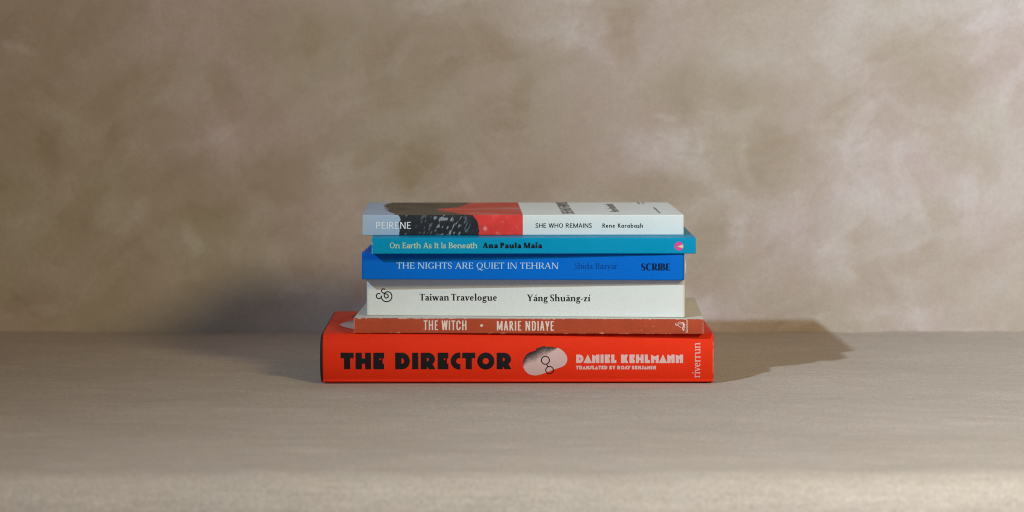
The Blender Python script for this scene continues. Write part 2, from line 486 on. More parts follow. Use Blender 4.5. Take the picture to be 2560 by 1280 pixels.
        diag(T * .55, 1, a, 0, T); diag(m, 1, a + T * .1, 0, Hn); diag(m, 1, b, 0, T); diag(W - Hn * .55, 1, b, 0, Hn); lb = rb = dg_b
    elif c == 'K':
        W = .66 * k; stem(T / 2, 0, 1); diag(W - Hn * .7, 1, T * .9, .40, Hn); diag(W * .42, .55, W - T * .6, 0, T); rb = dg_b
    # -------- lower case
    elif c in 'nh':
        W = .58 * q; stem(T / 2, 0, xh if c == 'n' else S_.asc, t='l'); stem(W - T / 2, 0, xh * .66, t=0)
        p = sm([(T * .6, xh * .70), (W * .34, xh * .92), (W * .58, xh - H * .45), (W - T * .75, xh * .88), (W - T / 2, xh * .62)], 8)
        add(pen(p, wl([H * .8, H, H * 1.4, T, T], len(p)) if serif else T))
    elif c == 'u':
        W = .58 * q; stem(T / 2, xh * .34, xh, b=0, t='l'); stem(W - T / 2, 0, xh, b=0, t='l')
        if serif: add([(W - T / 2, 0), (W + sl, 0), (W + sl, st), (W - T / 2, st * 1.8)])
        p = sm([(T / 2, xh * .38), (T * .8, xh * .12), (W * .42, H * .45), (W * .7, xh * .1), (W - T * .6, xh * .30)], 8)
        add(pen(p, wl([T, T, H * 1.4, H, H * .8], len(p)) if serif else T))
    elif c == 'r':
        W = .42 * q; stem(T / 2, 0, xh, t='l')
        p = sm([(T * .6, xh * .64), (W * .5, xh * .90), (W * .95, xh - H * .6)], 8); add(pen(p, wl([H, H * 1.3, T * .9], len(p)) if serif else T))
        rb = sb * .4
    elif c == 'i':
        W = T; stem(T / 2, 0, xh, t='l')
        if not acc: add(arcp(T / 2, xh + .24, T * .6, T * .6, 0, 360, 20)[:-1])
    elif c == 'l': W = T; stem(T / 2, 0, S_.asc, t='l')
    elif c == 'o': W = .58 * q; ring(W / 2, xh / 2, (W - T) / 2, xh / 2 - H / 2 + .01); lb = rb = rd_b
    elif c == 'c':
        W = .50 * q; curve(arcp(W * .56, xh / 2, W * .56 - T / 2, xh / 2 - H / 2 + .01, 45, 315)); lb = rb = rd_b
    elif c == 'e':
        W = .54 * q; curve(arcp(W / 2, xh / 2, (W - T) / 2, xh / 2 - H / 2 + .01, 8, 318))
        bar(T * .5, W - T * .35, xh * .55, H * .9 if serif else T * .85); lb = rb = rd_b
    elif c in 'db':
        W = .60 * q
        xs_ = W - T / 2 if c == 'd' else T / 2
        stem(xs_, 0, S_.asc, b=0, t='l'); 
        if serif and c == 'd': add([(W - T / 2, 0), (W + sl, 0), (W + sl, st), (W - T / 2, st * 1.8)])
        cx = W / 2; ring(cx, xh / 2, (W - T) / 2, xh / 2 - H / 2 + .01)
        if c == 'd': lb = rd_b
        else: rb = rd_b
    elif c == 'a' and S_.ss:
        W = .58 * q; ring(W / 2, xh / 2, (W - T) / 2, xh / 2 - H / 2 + .01); rect(W - T, 0, W, xh); lb = rd_b
    elif c == 'a':
        W = .50 * q; xr = W - T / 2
        rect(W - T, st * .6, W, xh * .66)
        p = sm([(xr, xh * .6), (W - T * .8, xh * .88), (W * .52, xh - H * .45), (W * .22, xh * .9), (T * .55, xh * .72)], 8)
        add(pen(p, wl([T, T, H * 1.2, H * 1.1, T * .8], len(p)) if serif else T))
        p = sm([(xr, xh * .60), (W * .5, xh * .53), (T * .62, xh * .38), (T * .58, xh * .16), (W * .36, H * .45), (W * .7, xh * .12), (xr, xh * .28)], 8)
        add(pen(p, wl([H * .8, H, T * .9, T, H * 1.3, H, H * .8], len(p)) if serif else T))
        if serif: add([(W - T, st), (W, st * 1.6), (W + sl, st * .9), (W + sl, 0), (W - T * .6, 0)])
        lb = rd_b; rb = st_b * .7
    elif c == 'g':
        W = .54 * q; cy = xh * .66
        ring(W * .44, cy, W * .40 - T * .42, xh * .34 - H / 2)
        add(pen(sm([(W * .66, xh * .86), (W * .82, xh * .96), (W * 1.02, xh * .95)], 6), H * 1.5))
        p = sm([(W * .28, xh * .38), (W * .14, xh * .22), (W * .24, xh * .08), (W * .62, xh * .02), (W * .88, -xh * .12), (W * .80, -xh * .38), (W * .44, -xh * .46), (W * .10, -xh * .34), (W * .12, -xh * .12), (W * .30, xh * .02)], 7)
        add(pen(p, wl([H, T * .7, T * .9, T, T * .8, H * 1.2, H, T * .7, H * 1.3, H], len(p))))
        lb = rb = rd_b
    elif c == 't':
        W = .38 * q; x = W * .42
        rect(x - T / 2, xh * .25, x + T / 2, xh + .16); bar(0, W, xh - max(H, st) * .5, max(H, st))
        if serif: add([(x - T / 2, xh + .18), (x + T / 2, xh + .22), (x + T / 2, xh), (x - T * 1.2, xh)])
        p = sm([(x, xh * .34), (x + T * .05, xh * .12), (x + T * .55, H * .5), (W * 1.05, xh * .10)], 7)
        add(pen(p, wl([T, T, H * 1.3, H], len(p)) if serif else T)); lb = rb = sb * .5
    elif c == 'v':
        W = .56 * q; diag(T * .6, xh, W * .52, 0, T); diag(W - Hn * .6, xh, W * .52, 0, Hn)
        foot(T * .6, xh, T, False); foot(W - Hn * .6, xh, Hn, False); lb = rb = dg_b * .6
    elif c == 'w':
        W = .86 * q; a, m, b = W * .30, W * .5, W * .74
        diag(T * .6, xh, a, 0, T); diag(m, xh, a + T * .15, 0, Hn); diag(m, xh, b, 0, T); diag(W - Hn * .6, xh, b, 0, Hn)
        foot(T * .6, xh, T, False); foot(W - Hn * .6, xh, Hn, False); lb = rb = dg_b * .6
    elif c == 'y':
        W = .56 * q; diag(T * .6, xh, W * .52, 0, T); diag(W - Hn * .6, xh, W * .24, S_.desc, Hn)
        foot(T * .6, xh, T, False); foot(W - Hn * .6, xh, Hn, False); lb = rb = dg_b * .6
        if serif: add(arcp(W * .20, S_.desc + .04, T * .6, T * .5, 0, 360, 16)[:-1])
    elif c == 'z':
        W = .50 * q; h = max(H, .07); bar(W * .04, W * .96, xh - h / 2, h); bar(0, W, h / 2, h); diag(W - T * .6, xh - h * .5, T * .6, h * .5, T)
        if serif: add([(W * .04, xh), (W * .14, xh), (W * .06, xh * .72), (W * .02, xh * .72)]); add([(W, 0), (W * .9, 0), (W * .95, xh * .3), (W, xh * .3)])
        lb = rb = rd_b
    elif c == '-':
        W = .30 * q; add([(0, xh * .30), (W, xh * .52), (W, xh * .70), (0, xh * .48)]); lb = rb = sb
    else:
        W = .4
    if acc == 'acute':
        x = W * .55; add([(x - .05, xh + .14), (x + .03, xh + .12), (x + .19, xh + .34), (x + .06, xh + .37)])
    if acc == 'macron': rect(W * .1, xh + .17, W * .95, xh + .24)
    return A, W, lb, rb

def deco(c):
    A = []
    add = lambda p, op=1: A.append((op, np.asarray(p, float)))
    def rect(x0, y0, x1, y1, op=1): add([(x0, y0), (x1, y0), (x1, y1), (x0, y1)], op)
    lb = rb = .068
    if c == 'T': W = .78; rect(0, .663, W, 1); rect(.205, 0, .57, 1); lb = rb = .04
    elif c == 'H': W = .92; rect(0, 0, .375, 1); rect(.57, 0, .92, 1); rect(.3, .337, .6, .653)
    elif c == 'E':
        W = .64; rect(0, 0, W, 1); rect(.555, .337, .8, .653, -1); add([(.355, .653), (.505, .653), (.375, .535)], -1)
    elif c == 'D':
        W = .87; add(np.concatenate([[(0, 1)], arcp(.40, .5, .47, .5, 90, -90), [(0, 0)]]))
        add(np.concatenate([[(.378, .665)], arcp(.40, .5, .125, .165, 90, -90), [(.378, .335)]]), -1)
    elif c == 'I': W = .37; rect(0, 0, W, 1)
    elif c == 'R':
        W = .87; add(np.concatenate([[(0, 1)], arcp(.42, .61, .43, .39, 90, -50), [(.735, .27), (.87, 0), (0, 0)]]))
        add(np.concatenate([[(.367, .69)], arcp(.385, .59, .105, .10, 90, -90), [(.367, .49)]]), -1)
        add([(.367, .19), (.485, -.02), (.367, -.02)], -1)
    elif c == 'C':
        W = .575; add(arcp(.51, .495, .51, .515, 0, 360, 60)[:-1]); add(arcp(.50, .495, .172, .172, 0, 360, 40)[:-1], -1); rect(.575, -.1, 1.2, 1.1, -1)
        rect(.5, .323, .8, .667, -1)
    elif c == 'O':
        W = 1.02; add(arcp(.51, .496, .51, .515, 0, 360, 64)[:-1]); add(arcp(.51, .496, .182, .182, 0, 360, 40)[:-1], -1)
    elif c == 'A':
        W = 1.02; add([(0, 0), (.51, 1.02), (1.02, 0)]); add([(.46, .19), (.56, .19), (.51, .32)], -1); lb = rb = -.06
        add([(.47, 0), (.51, -.07), (.55, 0)])
    elif c == 'N': W = .88; add([(0, 0), (0, 1), (.45, .83), (.48, .83), (.48, 1), (.88, 1), (.88, 0), (.50, 0), (.50, .42), (.41, .50), (.40, 0)])
    elif c == 'L': W = .62; rect(0, 0, .38, 1); rect(0, 0, .62, .37)
    elif c == 'K':
        W = .88; add([(0, 0), (0, 1), (.34, 1), (.40, .88), (.46, 1), (.84, 1), (.655, .5), (.88, 0), (.47, 0), (.40, .12), (.35, 0)])
    elif c == 'M': W = .92; add([(0, 0), (0, 1), (.45, .77), (.92, 1), (.92, 0), (.56, 0), (.56, .36), (.46, .44), (.38, .40), (.38, 0)])
    elif c == 'B':
        W = .74; add(np.concatenate([[(0, 1)], arcp(.48, .76, .22, .24, 90, -70, 12), arcp(.48, .27, .26, .27, 70, -90, 12), [(0, 0)]]))
        add(arcp(.42, .72, .05, .05, 0, 360, 12)[:-1], -1); add(arcp(.42, .30, .05, .06, 0, 360, 12)[:-1], -1)
    elif c == 'Y': W = .86; add([(0, 1), (.38, 1), (.43, .86), (.48, 1), (.86, 1), (.62, .35), (.62, 0), (.25, 0), (.25, .35)]); lb = rb = .0
    elif c == 'S': W = .74; add(np.concatenate([[(-.06, 0), (-.02, .34)], sm([(.10, .34), (.16, .42), (.20, .72), (.34, .95), (.60, 1)], 6), [(.84, 1), (.80, .66)], sm([(.68, .66), (.60, .60), (.56, .28), (.42, .05), (.18, 0)], 6)])); lb = rb = .01
    elif c == 'J': W = .55; rect(.18, .1, .55, 1); add(np.concatenate([[(0, .36), (.0, 0)], arcp(.25, .26, .30, .26, -90, 0, 10), [(.3, .36)]]))
    else: W = .4
    return A, W, lb, rb

def sdf(polys, X, Y):
    f = np.full(X.shape, 9.0)
    for op, P in polys:
        d2 = np.full(X.shape, 1e9); wn = np.zeros(X.shape, int)
        Q = np.roll(P, -1, axis=0)
        for (x0, y0), (x1, y1) in zip(P, Q):
            ex, ey = x1 - x0, y1 - y0; L2 = ex * ex + ey * ey
            if L2 < 1e-14: continue
            t = np.clip(((X - x0) * ex + (Y - y0) * ey) / L2, 0, 1)
            d2 = np.minimum(d2, (X - x0 - t * ex) ** 2 + (Y - y0 - t * ey) ** 2)
            cr = ex * (Y - y0) - ey * (X - x0)
            wn += ((y0 <= Y) & (y1 > Y) & (cr > 0)).astype(int) - ((y0 > Y) & (y1 <= Y) & (cr < 0)).astype(int)
        d = np.sqrt(d2); d = np.where(wn != 0, -d, d)
        f = np.minimum(f, d) if op > 0 else np.maximum(f, -d)
    return f

def march(polys, step):
    allp = np.concatenate([p for o, p in polys if o > 0])
    lo = allp.min(0) - step * 1.37; hi = allp.max(0) + step * 1.5
    xs = np.arange(lo[0], hi[0] + step, step); ys = np.arange(lo[1], hi[1] + step, step)
    X, Y = np.meshgrid(xs, ys, indexing='ij')
    f = sdf(polys, X, Y)
    f[np.abs(f) < 1e-6] = 1e-6
    V = []; idx = {}
    def vert(key, x, y):
        if key not in idx: idx[key] = len(V); V.append((x, y))
        return idx[key]
    Fc = []
    ins = f < 0
    anyc = ins[:-1, :-1] | ins[1:, :-1] | ins[1:, 1:] | ins[:-1, 1:]
    for i, j in np.argwhere(anyc):
        cs = [(i, j), (i + 1, j), (i + 1, j + 1), (i, j + 1)]
        poly = []
        for a in range(4):
            p, q = cs[a], cs[(a + 1) % 4]
            fp, fq = f[p], f[q]
            if fp < 0: poly.append(vert(p, xs[p[0]], ys[p[1]]))
            if (fp < 0) != (fq < 0):
                t = fp / (fp - fq)
                x = xs[p[0]] + t * (xs[q[0]] - xs[p[0]]); y = ys[p[1]] + t * (ys[q[1]] - ys[p[1]])
                poly.append(vert((min(p, q), max(p, q)), x, y))
        if len(poly) >= 3: Fc.append(poly)
    return np.array(V), Fc

_cache = {}
def glyph_mesh(ch, st):
    key = (id(st), ch)
    if key not in _cache:
        A, W, lb, rb = glyph(ch, st)
        V, Fc = march(A, 1.0 / st.res)
        _cache[key] = (V, Fc, W, lb, rb)
    return _cache[key]

def text_mesh(txt, st):
    """returns verts (u, v) with u running 0..1 over the whole string, v in cap heights"""
    x = 0; VV = []; FF = []; n = 0
    for ch in txt:
        if ch == ' ': x += st.sp; continue
        V, Fc, W, lb, rb = glyph_mesh(ch, st)
        x += lb
        VV.append(V + np.array([x, 0])); FF += [[a + n for a in f] for f in Fc]; n += len(V)
        x += W + rb
    VV = np.concatenate(VV)
    u0, u1 = VV[:, 0].min(), VV[:, 0].max()
    VV[:, 0] = (VV[:, 0] - u0) / (u1 - u0)
    return VV, FF

# ------------------------------------------------------------------ books
GAP = 0.00005
class Book: pass

def place(px, py, z):
    """where a photo pixel at height z stands on the ground plan"""
    d = F_PX * (CAM_Z - z) / (py - HOR)
    return (px - 1280) * d / F_PX, d - DIST

def spine_local(b, px, py):
    """photo pixel -> position on the spine plane of a book (x along the spine, z up from its base)"""
    ca, sa = math.cos(b.phi), math.sin(b.phi)     # spine direction (ca, -sa)
    m = (px - 1280) / F_PX
    # FLx + t*ca = m * (FLy - t*sa + DIST)
    t = (m * (b.fy + DIST) - b.fx) / (ca + m * sa)
    d = b.fy - t * sa + DIST
    return t, CAM_Z - (py - HOR) * d / F_PX - b.z0

def profile_flat(th, depth, r, n_sp, n_top, n_bot, bulge):
    """outer line of a paperback cover from the top fore-edge round the spine to the bottom fore-edge"""
    pts = []
    for y in np.linspace(depth, r, n_top, endpoint=False): pts.append((y, th))
    for a in np.linspace(90, 0, 6)[:-1]: pts.append((r - r * math.cos(R(a)), th - r + r * math.sin(R(a))))
    for z in np.linspace(th - r, r, n_sp):
        q = (z - r) / (th - 2 * r) * 2 - 1
        pts.append((-bulge * (1 - q * q), z))
    for a in np.linspace(0, -90, 6)[1:]: pts.append((r - r * math.cos(R(a)), r + r * math.sin(R(a))))
    for y in np.linspace(r, depth, n_bot)[1:]: pts.append((y, 0.0))
    return np.array(pts)

def make_book(name, label, fx, fy, z0, length, depth, th, phi, prof, colorfn, nx, mat, shell=0.0003, wav=0.00012, group='books in the stack'):
    b = Book(); b.fx, b.fy, b.z0, b.L, b.D, b.th, b.phi = fx, fy, z0, length, depth, th, R(phi)
    root = bpy.data.objects.new(name, None); COL.objects.link(root)
    root.empty_display_size = 0.02
    root.location = (fx, fy, z0); root.rotation_euler = (0, 0, -R(phi))
    root['label'] = label; root['category'] = 'book'; root['group'] = group
    b.root = root; b.prof = prof
    xs = np.linspace(0, length, nx)
    X = np.repeat(xs[:, None], len(prof), 1)
    Yp = np.repeat(prof[None, :, 0], nx, 0); Zp = np.repeat(prof[None, :, 1], nx, 0)
    sd = sum(map(ord, label)) % 97
    w1 = wav * fbm(X * 30, Yp * 12 + sd, 200 + sd, 3)
    Zw = Zp + np.where(Zp > th * 0.5, w1, 0)
    b.wav, b.sd = wav, sd
    Yw = Yp + spine_wave(b, X, Zp)
    V = np.stack([X, Yw, Zw], -1)
    col = colorfn(X, Yp, Zp)
    me = grid_mesh('cover', V, True, col, True)
    o = link('cover', me, mat, root)
    if shell:
        so = o.modifiers.new('card', 'SOLIDIFY'); so.thickness = shell; so.offset = -1
    b.cover = o
    b.yz = (prof, wav)
    return b

def spine_wave(b, x, z):
    return 0.7 * b.wav * fbm(x * 25, z * 60 + b.sd, 300 + b.sd, 3)

def spine_y(b, z, x):
    """front surface of the spine at height z, x along it"""
    p = b.prof; k = p[:, 0] < 0.0075
    s = p[k]; s = s[np.argsort(s[:, 1])]
    return np.interp(z, s[:, 1], s[:, 0]) + spine_wave(b, x, z)

def pages(b, mat, inset_x=(0.0004, 0.0004), y0=0.0005, y1=0.0008, zt=0.0004, wave=0.0):
    """block of leaves between the covers; its ends are a little uneven, leaf by leaf"""
    n = 30
    zs = np.linspace(zt, b.th - zt, n)
    ys = np.linspace(y0, b.D - y1, 8)
    V = []; Fq = []
    rr = np.random.default_rng(int(b.L * 1e5))
    jl = rr.normal(0, 0.00006, n); jr = rr.normal(0, 0.00006, n)
    bow = wave * np.sin(np.linspace(0.2, 2.9, n)) ** 2 * (0.8 + 0.4 * rr.random())
    for i, z in enumerate(zs):
        for y in ys: V.append((inset_x[0] + jl[i], y, z))
        for y in ys[::-1]: V.append((b.L - inset_x[1] + jr[i] + bow[i], y, z))
    m = 16
    for i in range(n - 1):
        for k in range(m):
            a = i * m + k; c = i * m + (k + 1) % m
            Fq.append((a, a + m, c + m, c))
    Fq.append(tuple(range(m))); Fq.append(tuple(range((n - 1) * m, n * m))[::-1])
    return link('page_block', mesh_of('page_block', V, [f[::-1] for f in Fq]), mat, b.root)

def put_text(b, name, txt, st, px0, px1, pytop, pybase, mat, slope=None):
    t0, zb = spine_local(b, px0, pybase); t1, zb1 = spine_local(b, px1, pybase if slope is None else slope)
    _, zt = spine_local(b, px0, pytop)
    UV, Fc = text_mesh(txt, st)
    x = t0 + (t1 - t0) * UV[:, 0]
    z = zb + (zb1 - zb) * UV[:, 0] + (zt - zb) * UV[:, 1]
    V = np.stack([x, spine_y(b, z, x) - GAP, z], -1)
    return link(name, mesh_of(name, V, Fc), mat, b.root)

def put_shape(b, name, polys, mat, step, colors=None, gap=GAP):
    """polys in photo pixels (y down) drawn on the spine"""
    V2, Fc = march([(o, np.asarray(p, float)) for o, p in polys], step)
    t = np.array([spine_local(b, x, y) for x, y in V2])
    V = np.stack([t[:, 0], spine_y(b, t[:, 1], t[:, 0]) - gap, t[:, 1]], -1)
    c = colors(V2[:, 0], V2[:, 1]) if colors else None
    return link(name, mesh_of(name, V, [f[::-1] for f in Fc], colors=c), mat, b.root)

flatc = lambda c: (lambda X, Y, Z: np.broadcast_to(np.asarray(c, float), X.shape + (3,)).copy())

INK = paper_mat('black_ink', (0.012, 0.012, 0.014), 0.6, 0.12, 0.05)
cream = pages_mat('cream_pages', (0.72, 0.66, 0.54))
whitep = pages_mat('white_pages', (0.76, 0.75, 0.70))

# ---- red hardback
Zb = [-0.0005]
RED = np.array([0.83, 0.034, 0.008])
th = 0.0310
def hard_profile(th, depth, off=0.0):
    pts = []
    for y in np.linspace(depth, 0.014, 24): pts.append((y, th - off))
    pts += [(0.0115, th - 0.0002 - off), (0.0095, th - 0.0006 - off), (0.0078, th - 0.0007 - off), (0.0062, th - 0.0005 - off)]
    r = 0.0032; zc = th - 0.0002 - r; r2 = 0.0024; zl = 0.0002 + r2
    bow = lambda z: 0.0038 * abs((z - th * 0.56) / (th * 0.5)) ** 2.1
    y1 = bow(zc); y2 = bow(zl)
    for a in np.linspace(80, 24, 8): pts.append((y1 + r - (r - off) * math.cos(R(a)), zc + (r - off) * math.sin(R(a))))
    for z in np.linspace(zc + r * 0.30, zl - r2 * 0.30, 26): pts.append((off + bow(z), z))
    for a in np.linspace(-24, -80, 8): pts.append((y2 + r2 - (r2 - off) * math.cos(R(a)), zl + (r2 - off) * math.sin(R(a))))
    pts += [(0.006, 0.0005 + off), (0.0078, 0.0007 + off), (0.0095, 0.0006 + off), (0.0115, 0.0002 + off)]
    for y in np.linspace(0.014, depth, 24): pts.append((y, off))
    return np.array(pts)
def red_color(X, Y, Z):
    c = np.broadcast_to(RED, X.shape + (3,)).copy()
    # pale rubbed line on the right end of the jacket
    e = np.clip((X - 0.2413) / 0.0006, 0, 1) * np.clip(0.5 + 1.2 * fbm(Z * 400, X * 50, 33, 2), 0, 1) * 0.6
    return c * (1 - e[..., None]) + np.array([.8, .5, .42]) * e[..., None]
b1 = make_book('hardback_book', 'thick bright red hardback book with heavy black title lettering, at the bottom of the stack',
               -0.1172, 0.0, Zb[0], 0.2422, 0.139, th, -0.35, hard_profile(th, 0.139), red_color, 260,
               paper_mat('red_jacket_paper', None, 0.5, 0.12, 0.05, 1100), shell=0.00022, wav=0.00016)
b1.cover.name = 'dust_jacket'
cs = hard_profile(th, 0.1385, 0.0005)
xs = np.array([-0.0016, -0.0014, 0.002, 0.12, 0.2400, 0.2417])
V = np.zeros((len(xs), len(cs), 3)); V[..., 0] = xs[:, None]; V[..., 1] = cs[None, :, 0]; V[..., 2] = cs[None, :, 1]
q = (cs[:, 1] - th / 2) / (th / 2)
V[0, :, 0] += 0.0009 * np.abs(q) ** 6; V[1, :, 0] += 0.0009 * np.abs(q) ** 6
case = link('case_board', grid_mesh('case_board', V, True, None, True), paper_mat('black_case_cloth', (0.012, 0.011, 0.011), 0.6, 0.3, 0.1), b1.root)
sm_ = case.modifiers.new('board', 'SOLIDIFY'); sm_.thickness = 0.0022; sm_.offset = -1
pages(b1, cream, (0.0034, 0.0034), 0.0045, 0.004, 0.0034)

DECO = Style(deco=True, sp=.52, res=56)
DECO_S = Style(deco=True, sp=.42, res=34)
PINK = paper_mat('pale_pink_ink', (0.76, 0.50, 0.49), 0.5, 0.3, 0.04)
put_text(b1, 'title_lettering', 'THE DIRECTOR', DECO, 851.3, 1278.0, 881.6, 923.7, INK)
put_text(b1, 'author_lettering', 'DANIEL KEHLMANN', DECO_S, 1440.5, 1707.7, 886.4, 907.8, PINK)
put_text(b1, 'translator_lettering', 'TRANSLATED BY ROSS BENJAMIN', DECO_S, 1440.0, 1640.2, 914.6, 924.0, PINK)
# printed head: a pale shape with a dark grain fading in from its upper edge, and round spectacles
zx = lambda x, y: (1300 + x / 14.223, 855 + y / 14.223)
head = sm([(575, 290), (420, 345), (270, 415), (165, 545), (105, 720), (115, 880), (190, 1040), (330, 1160), (520, 1205), (700, 1180), (900, 1110), (1210, 985), (1500, 885), (1620, 790), (1680, 640), (1660, 500), (1560, 350), (1420, 245), (1250, 195), (1050, 180), (905, 178)], 6)
head = [zx(*p) for p in head] + [zx(865, 140), zx(575, 232)]
def head_col(x, y):
    X = (x - 1300) * 14.223; Y = (y - 855) * 14.223
    # distance below the slanting upper edge
    up = np.interp(X, [100, 165, 270, 575, 600, 865, 1050, 1250, 1420, 1700], [700, 560, 415, 290, 230, 140, 180, 190, 150, 100])
    d = Y - up
    reach = np.interp(X, [100, 300, 600, 900, 1150, 1350, 1500], [280, 380, 430, 360, 170, 40, 1])
    k = np.clip(1 - (np.clip(d, 0, None) / reach) ** 1.35, 0, 1)
    k = np.clip(k + 0.16 * k * (1 - k) * 4 * RNG.normal(0, 1, k.shape), 0, 1)[:, None]
    return np.array([0.68, 0.47, 0.46]) * (1 - k) ** 1.25 + np.array([0.022, 0.02, 0.02]) * k
put_shape(b1, 'printed_head', [(1, np.array(head))], paper_mat('head_print', None, 0.5, 0.3, 0.06, 1800), 1.0, head_col)
def ringp(cx, cy, r, w): return [(1, arcp(cx, cy, r + w / 2, r + w / 2, 0, 360, 40)[:-1]), (-1, arcp(cx, cy, r - w / 2, r - w / 2, 0, 360, 40)[:-1])]
c1 = zx(903, 650); c2 = zx(1052, 1008)
put_shape(b1, 'printed_spectacles', ringp(*c1, 10.0, 2.6) + [(1, pen([zx(950, 790), zx(965, 830), zx(1000, 885)], 2.6))], INK, 0.45, None, GAP * 2)
put_shape(b1, 'printed_spectacles', ringp(*c2, 9.5, 2.4), INK, 0.45, None, GAP * 2.6)
# imprint reading upwards
RIV = Style(T=.135, H=.06, sl=.075, st=.055, xh=.68, res=34, sb=.03)
UV, Fc = text_mesh('riverrun', RIV)
xb, zb_ = spine_local(b1, 1750.8, 945.7); xt, zt_ = spine_local(b1, 1750.8, 857.0)
xc, _ = spine_local(b1, 1737.5, 900.0)
x = xb - (xb - xc) / .68 * UV[:, 1]; z = zb_ + (zt_ - zb_) * UV[:, 0]
link('imprint_lettering', mesh_of('imprint_lettering', np.stack([x, spine_y(b1, z, x) - GAP, z], -1), Fc), PINK, b1.root)
# the same head printed large on the front board, only its tip shows
hp = sm([(0.0075, 0.053), (0.0105, 0.067), (0.020, 0.080), (0.060, 0.088), (0.11, 0.075), (0.11, 0.03), (0.06, 0.010), (0.026, 0.018), (0.012, 0.036), (0.0075, 0.053)], 8)
V2, Fc = march([(1, hp), (1, np.array([(.0125, .100), (.0150, .122), (.030, .124), (.030, .098)]))], 0.0012)
kk = np.clip((V2[:, 1] - 0.058) / 0.034, 0, 1)[:, None]
link('cover_print', mesh_of('cover_print', np.stack([V2[:, 0], V2[:, 1], np.full(len(V2), th + 0.00024)], -1), Fc, colors=np.array([.62, .46, .45]) * (1 - kk) + np.array([.08, .06, .06]) * kk), bpy.data.materials['head_print'], b1.root)

# ---- terracotta paperback
TERRA = np.array([0.46, 0.066, 0.024])
def witch_color(X, Y, Z):
    th_ = 0.0093
    c = np.broadcast_to(TERRA, X.shape + (3,)).copy()
    top = (Z > th_ - 0.00075) & (Y > 0.0005)
    white = np.array([0.70, 0.67, 0.62])
    on_spine = Y < 0.0012
    n = fbm(X * 260, Z * 500, 31, 3); n2 = fbm(X * 900, Z * 1100, 37, 2); n3 = fbm(X * 30, Z * 2, 39, 2)
    dt = (th_ - Z) / 0.001; db = Z / 0.001
    wear = np.clip((0.24 + n * 0.9 + 0.6 * n2 + .35 * n3 - dt * 1.5) * 2.4, 0, 1) * (dt < 1.2) * 0.9
    wear = np.maximum(wear, np.clip((-0.12 + n * 1.3 + 0.6 * n2 - db * 0.9) * 2, 0, 1) * (db < 1.3))
    ex = np.maximum(np.clip(1 - (0.2165 - X) / 0.0007, 0, 1), np.clip(1 - X / 0.0006, 0, 1))
    wear = np.maximum(wear, ex * np.clip(0.6 + n, 0, 1))
    # a scatter of chips and rubbed spots
    chip = np.clip((fbm(X * 420, Z * 420, 47, 2) - 0.74) * 9, 0, 1) * 0.2
    wear = np.where(on_spine, np.maximum(wear, chip), 0)
    c = c * (1 + 0.14 * fbm(X * 70, Z * 90, 51, 3))[..., None]
    c = c * (1 - wear[..., None]) + np.array([0.72, 0.52, 0.44]) * wear[..., None]
    flat = (Y >= 0.0005) & (Z > th_ * 0.6)
    c[flat] = white
    return c
z1 = 0.0306
fl = (-0.0981, 0.0034)
b2 = make_book('paperback_book', 'thin terracotta paperback with scuffed pale spine edges, lying on the red hardback',
               fl[0], fl[1], z1, 0.2165, 0.139, 0.0093, 1.6, profile_flat(0.0093, 0.139, 0.0006, 26, 30, 8, 0.0001), witch_color, 620,
               paper_mat('terracotta_card', None, 0.5, 0.3, 0.07, 700), wav=0.00018)
pages(b2, cream, (0.0006, 0.0006), wave=0.0002)
COND = Style(T=.125, H=.115, xh=.7, cw=.56, sb=.075, sp=.25, box=True, res=34)
PALE = paper_mat('cream_ink', (0.78, 0.66, 0.60), 0.5, 0.3, 0.05)
put_text(b2, 'title_lettering', 'THE WITCH', COND, 1058.9, 1166.2, 800.9, 825.1, PALE, 825.5)
put_text(b2, 'author_lettering', 'MARIE NDIAYE', COND, 1242.1, 1385.0, 802.3, 826.2, PALE, 826.7)
put_shape(b2, 'printed_dot', [(1, arcp(1204.2, 813.6, 3.5, 3.5, 0, 360, 24)[:-1])], PALE, 0.5)
lz = lambda x, y: (1680 + x / 18.29, 780 + y / 18.29)
LZ = lambda pts, n=8: sm([lz(*p) for p in pts], n)
emb = [(1, pen(LZ([(180, 500), (170, 590), (230, 610)]), 1.6)), (1, pen(LZ([(160, 600), (240, 600), (420, 720)]), 1.2)),
       (1, pen(LZ([(265, 590), (280, 500), (350, 455), (430, 490), (470, 560)]), 1.3)),
       (1, pen(LZ([(300, 600), (330, 540), (390, 540), (430, 600)]), 1.0)),
       (1, pen(LZ([(470, 460), (520, 540), (515, 660), (480, 760)]), 2.6)), (1, pen(LZ([(520, 480), (570, 580), (555, 720), (540, 860)]), 1.5)),
       (1, pen(LZ([(460, 780), (510, 800), (545, 870)]), 1.8))]
put_shape(b2, 'emblem', emb, PALE, 0.35)
MAC = Style(T=.15, H=.09, sl=.05, st=.06, xh=.66, res=26, sb=.04)
UV, Fc = text_mesh('MacLehose', MAC)
xb, zb_ = spine_local(b2, 1719.6, 831.8); _, zt_ = spine_local(b2, 1719.6, 800.0); xc, _ = spine_local(b2, 1714.0, 815.0)
x = xb - (xb - xc) * UV[:, 1]; z = zb_ + (zt_ - zb_) * UV[:, 0]
link('imprint_lettering', mesh_of('imprint_lettering', np.stack([x, spine_y(b2, z, x) - GAP, z], -1), Fc), PALE, b2.root)

